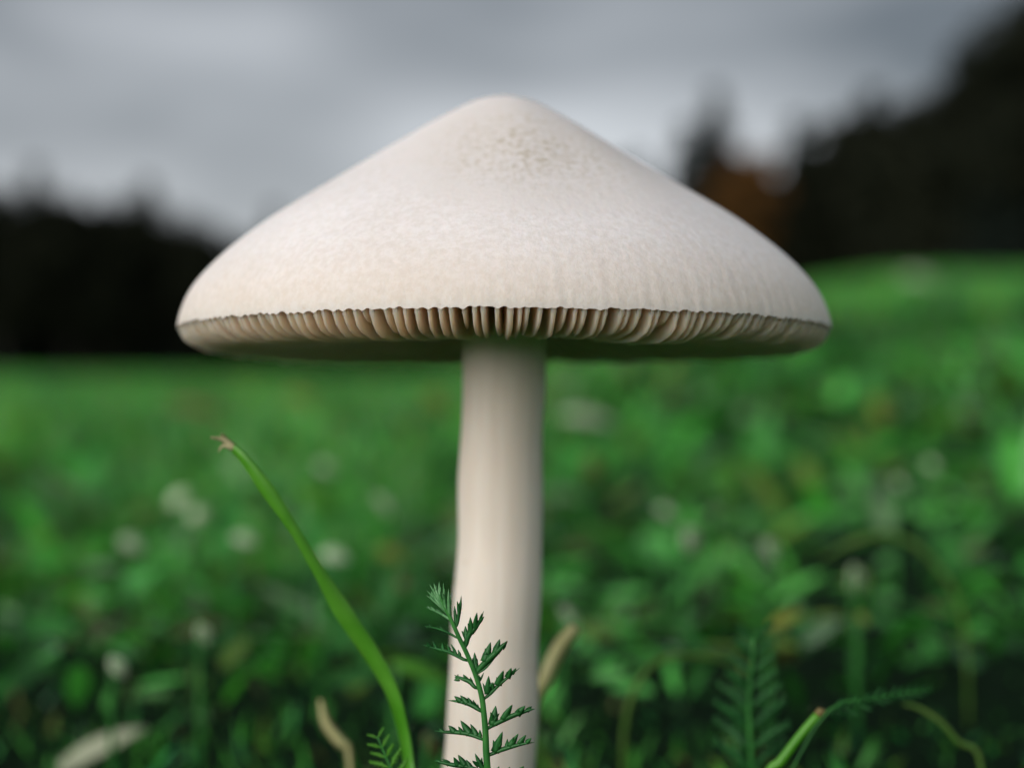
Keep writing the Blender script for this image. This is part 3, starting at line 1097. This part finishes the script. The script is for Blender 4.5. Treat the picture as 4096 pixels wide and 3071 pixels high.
    # young tuft at the tip
    for mid, w, te, dd in (
        ([(330, 300), (318, 230), (317, 148)], 28, [((320, 250), (306, 205), 16), ((322, 240), (330, 195), 14)], .001),
        ([(375, 400), (358, 290), (350, 162)], 28, [((360, 290), (340, 240), 16), ((358, 260), (362, 205), 14)], -.001),
        ([(405, 440), (396, 330), (392, 212)], 34, [((398, 330), (384, 265), 20), ((402, 340), (410, 260), 18)], -.001),
        ([(350, 345), (300, 240), (273, 162)], 28, [((312, 260), (318, 215), 16), ((292, 220), (288, 180), 14)], .001),
        ([(345, 345), (285, 250), (238, 172)], 26, [((290, 260), (268, 205), 16)], .002),
        ([(360, 375), (285, 290), (215, 222)], 26, [((290, 290), (258, 235), 18), ((260, 265), (250, 228), 12)], .003),
        ([(375, 400), (300, 330), (212, 260)], 26, [((300, 330), (262, 280), 18), ((270, 305), (240, 262), 14)], .004),
        ([(410, 460), (320, 405), (208, 358)], 26, [((330, 410), (290, 370), 18), ((280, 385), (245, 352), 16), ((240, 370), (222, 350), 12)], .006),
    ):
        lf(mid, w * 1.0, [(a, b, q * 1.1) for a, b, q in te], dd, mat=T)


build_front_yarrow()


# ------------------------------------------------------------------ other single plants
def build_tall_blade():
    d = 0.222
    cx = [(886, 1900), (888, 1720), (884, 1640), (872, 1570), (848, 1490), (800, 1405), (740, 1318), (690, 1235), (640, 1150), (580, 1060), (530, 993), (505, 968)]
    wd = [18, 22, 24, 26, 31, 37, 40, 26, 21, 31, 20, 16]
    base = Q(886, 1900, d)
    root = empty('grass_blade', (base.x, base.y, float(H(base.x, base.y))))
    tag(root, 'long green grass blade with a torn dry tip, leaning away from the mushroom stem', 'grass blade')
    s = Shape()
    pts = [Q(x, y, d + .003 * math.sin(i * .5)) for i, (x, y) in enumerate(cx)]
    pts[0].z = root.location.z - 0.001
    # the blade twists once on its way up
    base_i = len(s.v)
    P2, W2 = resample(pts, [w * 1.8526 / F * d for w in wd], 60)
    for i, p in enumerate(P2):
        t = (P2[min(i + 1, 59)] - P2[max(i - 1, 0)]).normalized()
        ang = 0.55 + 0.9 * math.sin(i / 59 * 7.0)
        side = t.cross(VIEW).normalized()
        nn = side.cross(t).normalized()
        sd = side * math.cos(ang * .6) + nn * math.sin(ang * .6)
        n2 = sd.cross(t).normalized()
        w = W2[i] * .5 / max(.55, math.cos(ang * .6))
        th = 0.00012
        for k, (a, f) in enumerate(((-1, .18), (0, 0), (1, .18))):
            s.v.append(p + sd * w * a + n2 * w * f + n2 * th)
        for k, (a, f) in enumerate(((1, .18), (0, 0), (-1, .18))):
            s.v.append(p + sd * w * a + n2 * w * f - n2 * th)
    for i in range(59):
        for k in range(6):
            k2 = (k + 1) % 6
            s.f.append((i * 6 + k, i * 6 + k2, (i + 1) * 6 + k2, (i + 1) * 6 + k))
    s.f.append(tuple(range(5, -1, -1)))
    s.f.append(tuple(59 * 6 + k for k in range(6)))
    s.build('blade', M_BLADE, root)
    s = Shape()
    u = 1.8526 / F * d
    s.strip([Q(508, 970, d), Q(484, 950, d), Q(455, 944, d - .001)], [15 * u, 17 * u, 8 * u, 3 * u], VIEW, .3)
    s.strip([Q(500, 965, d), Q(484, 944, d), Q(478, 936, d - .001)], [12 * u, 10 * u, 3 * u], VIEW, .3)
    s.strip([Q(500, 968, d), Q(482, 962, d), Q(472, 975, d)], [10 * u, 7 * u, 2 * u], VIEW, .3)
    s.build('torn_tip', M_BLADE_CUT, root)


build_tall_blade()


def simple_blade(name, label, cat, pts, d, widths, mat, group=None, to_ground=True, dz=0.0):
    """a single blade or leaf through 2211-px points at distance d, rooted in the meadow"""
    P3 = [Q(x, y, d + dz * i / max(1, len(pts) - 1)) for i, (x, y) in enumerate(pts)]
    g = float(H(P3[0].x, P3[0].y))
    wl = [w * 1.8526 / F * d for w in widths]
    if to_ground and P3[0].z > g + .002:
        P3 = [Vector((P3[0].x + (P3[0].x - P3[1].x) * .15, P3[0].y, g - .001))] + P3
        wl = [wl[0] * .6] + wl
    s = Shape()
    s.strip(P3, wl, VIEW + Vector((0.1, 0, .5)), 0.12, -0.25, 18)
    o = s.build(name, mat, None, True, (P3[0].x, P3[0].y, g))
    return tag(o, label, cat, group)


simple_blade('withered_blade', 'thick cream withered blade leaning beside the mushroom stem', 'grass blade', [(1150, 1560), (1180, 1460), (1210, 1395), (1243, 1352)], 0.262, [20, 34, 36, 26], M_CREAM)
simple_blade('arching_blade', 'arching pale green blade drooping over dark grass', 'grass blade', [(2080, 1330), (2010, 1205), (1930, 1155), (1850, 1165), (1775, 1205)], 0.36, [10, 12, 14, 15, 6], M_GREENY)
simple_blade('curved_blade', 'thin curved blade in the dark grass by the bent stalk', 'grass blade', [(2120, 1650), (2070, 1600), (2030, 1555), (1980, 1525), (1950, 1520)], 0.26, [12, 13, 12, 10, 3], M_GREENY)
simple_blade('bent_grass', 'low yellow-green bent blade in front of dark grass', 'grass blade', [(1350, 1560), (1390, 1455), (1450, 1415), (1540, 1418), (1590, 1440)], 0.30, [12, 15, 15, 13, 4], M_GREENY)
simple_blade('small_cream_leaf', 'narrow cream leaf standing low in the grass beside the tall blade', 'leaf', [(755, 1640), (735, 1600), (705, 1560), (692, 1510)], 0.27, [12, 26, 22, 8], M_CREAM)


# broad leaves lying in the grass, far out of focus
def broad_leaf(name, label, cat, x, y, d, length, width, ang, mat, group=None, tip_up=0.3, face=0.6):
    """an ovate folded leaf on a short stalk; length and width in 2211-px at that distance"""
    u = 1.8526 / F * d
    c = Q(x, y, d)
    g = float(H(c.x, c.y))
    dx = Vector((math.cos(ang), tip_up, -math.sin(ang))).normalized()
    nrm = Vector((random.uniform(-.2, .2), -face, 1 - face * .6))
    e = dx.cross(nrm).normalized()
    n = e.cross(dx).normalized()
    s = Shape()
    rows = 9
    Lm, Wm = length * u, width * u
    for i in range(rows):
        t = i / (rows - 1)
        w = Wm * .5 * math.sin(math.pi * (t * .93 + .05)) ** .8
        p = c + dx * (t - .5) * Lm + n * (-.25 * Lm * (t - .4) ** 2)
        for sgn, k in ((-1, .22), (0, 0), (1, .22)):
            s.v.append(p + e * w * sgn + n * w * k + n * .0002)
        for sgn, k in ((1, .22), (0, 0), (-1, .22)):
            s.v.append(p + e * w * sgn + n * w * k - n * .0002)
    for i in range(rows - 1):
        for k in range(6):
            k2 = (k + 1) % 6
            s.f.append((i * 6 + k, i * 6 + k2, (i + 1) * 6 + k2, (i + 1) * 6 + k))
    s.f.append(tuple(range(5, -1, -1)))
    s.f.append(tuple((rows - 1) * 6 + k for k in range(6)))
    root = empty(name, (c.x, c.y, g))
    tag(root, label, cat, group)
    s.build('leaf_blade', mat, root)
    st = Shape()
    b = c - dx * .5 * Lm
    st.tube([Vector((b.x, b.y + .002, g - .002)), Vector((b.x, b.y + .001, (g + b.z) / 2)), b + dx * .1 * Lm], [.0006, .0006, .0004], 6, 6)
    st.build('stalk', M_RACHIS, root)
    return root


GP = 'small leaves painted pale as glints in the meadow'
LP = 'small leaf painted pale as a glint, a bright blurred spot in the grass'
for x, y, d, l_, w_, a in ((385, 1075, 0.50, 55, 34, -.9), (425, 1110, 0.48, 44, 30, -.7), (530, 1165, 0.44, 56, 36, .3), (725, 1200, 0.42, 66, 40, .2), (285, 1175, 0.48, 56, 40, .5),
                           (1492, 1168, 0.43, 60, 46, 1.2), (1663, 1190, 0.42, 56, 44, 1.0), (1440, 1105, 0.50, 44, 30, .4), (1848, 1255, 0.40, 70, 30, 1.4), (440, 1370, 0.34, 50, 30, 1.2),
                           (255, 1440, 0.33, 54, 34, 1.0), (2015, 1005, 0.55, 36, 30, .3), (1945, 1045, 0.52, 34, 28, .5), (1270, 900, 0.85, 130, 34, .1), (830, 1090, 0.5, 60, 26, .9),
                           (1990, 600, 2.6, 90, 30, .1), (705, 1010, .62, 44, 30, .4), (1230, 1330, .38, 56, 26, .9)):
    own = {725: 'leaf painted pale as a glint just behind the tall leaning grass blade', 1230: 'leaf painted pale as a glint above the tip of the cream withered blade',
           1848: 'upright narrow leaf painted pale as a glint below the arching blade', 255: 'leaf painted pale as a glint above the curled dry leaf', 1990: 'patch-like leaf painted pale as a glint far up the slope by the wood edge',
           1270: 'long leaf painted pale as a glint just under the mushroom cap beside the stem'}.get(x)
    broad_leaf('glint_leaf', own or LP, 'leaf', x, y, d, l_, w_, a, M_GLINT, None if own else GP)  # leaf shapes added as bright glints, the highlight put into their colour
GY = 'yellowing leaves scattered in the meadow'
LY = 'yellowing blurred leaf standing in the green grass'
for x, y, d, l_, w_, a in ((1905, 890, .75, 80, 60, 1.0), (1870, 940, .70, 60, 26, 1.3), (945, 870, .8, 64, 60, .8), (1700, 1335, .36, 95, 34, -.4), (1605, 1440, .31, 30, 22, .9), (845, 1195, .52, 60, 40, .3),
                           (650, 860, 1.0, 70, 34, .2), (1865, 1335, .36, 34, 30, .6)):
    own = {945: 'round yellowish leaf right beside the upper mushroom stem', 1700: 'long pale yellow leaf above the upright dark yarrow leaf', 1605: 'tiny yellow leaf among the leaflets of the dark upright yarrow',
           845: 'yellow-green leaf between the tall blade and the mushroom stem', 1905: 'large yellow leaf standing on a yellow-green blade'}.get(x)
    broad_leaf('yellow_leaf', own or LY, 'leaf', x, y, d, l_, w_, a, M_YELLOW, None if own else GY)
broad_leaf('dry_leaf', 'broad grey-cream curled dry leaf low in the dark grass', 'leaf', 205, 1618, 0.345, 230, 56, -.5, M_PALE)
broad_leaf('wide_green_leaf', 'bright green broad blurred leaf in the sunny part of the meadow', 'leaf', 1580, 1040, .46, 95, 75, .9, M_BLADE)
broad_leaf('wide_green_leaf', 'bright green broad blurred leaf behind the tall leaning blade', 'leaf', 690, 1075, .52, 120, 60, .5, M_BLADE)
broad_leaf('wide_green_leaf', 'bright green broad leaf low behind the feathery yarrow leaf', 'leaf', 915, 1450, .34, 150, 44, .35, M_BLADE)
GB = 'brown leaves lying in the meadow'
for x, y, d, l_, w_, a in ((430, 880, 1.1, 120, 36, .1), (870, 1260, .46, 40, 34, .6), (930, 1610, .30, 60, 26, 1.2), (1280, 1010, .62, 56, 46, 1.1)):
    broad_leaf('brown_leaf', 'brownish blurred withered leaf lying in the grass', 'leaf', x, y, d, l_, w_, a, M_BROWN, GB)


def yarrow(name, label, x0, y0, x1, y1, d, n, size, mat, spread=1.0, bend=0.0, foot=0.0):
    """a yarrow leaf from (x0,y0) to its tip (x1,y1) in 2211-px at distance d"""
    u = 1.8526 / F * d
    a, b = Q(x0, y0, d), Q(x1, y1, d + bend)
    g = float(H(a.x, a.y))
    root = empty(name, (a.x, a.y, g))
    tag(root, label, 'leaf')
    mid = a.lerp(b, .5) + Vector((-.03 * (b - a).length, 0, .04 * (b - a).length))
    pts = [a, mid, b]
    if a.z > g + .002:
        pts = [Vector((a.x - foot, a.y + .004, g - .001)), a.lerp(Vector((a.x - foot, a.y + .004, g)), .5)] + pts
    s = Shape()
    s.tube(pts, [size * .07 * u, size * .06 * u, size * .03 * u], 7, 16)
    s.build('rachis', M_RACHIS, root)
    ax = (b - a).normalized()
    side = ax.cross(VIEW).normalized()
    for i in range(n):
        t = .08 + .9 * i / (n - 1)
        o = a.lerp(mid, t * 2) if t < .5 else mid.lerp(b, t * 2 - 1)
        ln = size * u * (1 - .55 * t) * random.uniform(.85, 1.1)
        for sg in (-1, 1):
            s = Shape()
            dirv = (side * sg * spread + ax * .75 + VIEW * random.uniform(-.5, .5)).normalized()
            tip = o + dirv * ln
            s.strip([o, o.lerp(tip, .5) + ax * ln * .06, tip], [ln * .10, ln * .14, ln * .12, ln * .01], VIEW, .3, -.1, 6)
            for k in range(4):
                q = o.lerp(tip, .25 + .2 * k)
                e = q + (dirv * .5 + ax * .9).normalized() * ln * (.34 - .05 * k)
                s.strip([q, q.lerp(e, .5), e], [ln * .09, ln * .10, ln * .01], VIEW, .3, -.1, 4)
                e = q + (dirv * .9 - ax * .5).normalized() * ln * (.2 - .03 * k)
                s.strip([q, q.lerp(e, .5), e], [ln * .07, ln * .07, ln * .01], VIEW, .3, -.1, 4)
            s.build('leaflet', mat, root)
    return root


yarrow('yarrow_leaf', 'dark blurred yarrow leaf standing upright by the bent green stalk', 1625, 1690, 1628, 1372, 0.252, 8, 120, M_YARROW)
yarrow('yarrow_leaf', 'short yarrow sprig at the foot of the tall leaning grass blade', 872, 1720, 815, 1590, 0.214, 6, 60, M_BLADE)
yarrow('yarrow_leaf', 'thin greyish yarrow frond lying out from the end of a bent stalk', 1775, 1548, 2010, 1488, 0.232, 14, 40, M_YARROW, .6, .004, .016)


def build_stalk():
    d = 0.2225
    u = 1.8526 / F * d
    base = Q(1640, 1720, d)
    root = empty('plant_stalk', (base.x, base.y, float(H(base.x, base.y))))
    tag(root, 'cut-off green plant stalk with a brownish end in the dark grass', 'stalk')
    s = Shape()
    pts = [Vector((base.x - .004, base.y, root.location.z - .001)), base, Q(1690, 1638, d), Q(1735, 1578, d), Q(1766, 1542, d)]
    s.tube(pts, [10 * u, 11 * u, 11 * u, 10 * u, 9 * u], 10, 14)
    s.build('stalk', M_BLADE, root)
    s = Shape()
    s.tube([Q(1765, 1543, d), Q(1772, 1535, d), Q(1782, 1533, d)], [9.5 * u, 10 * u, 3 * u], 10)
    s.build('cut_end', M_BROWN, root)


build_stalk()
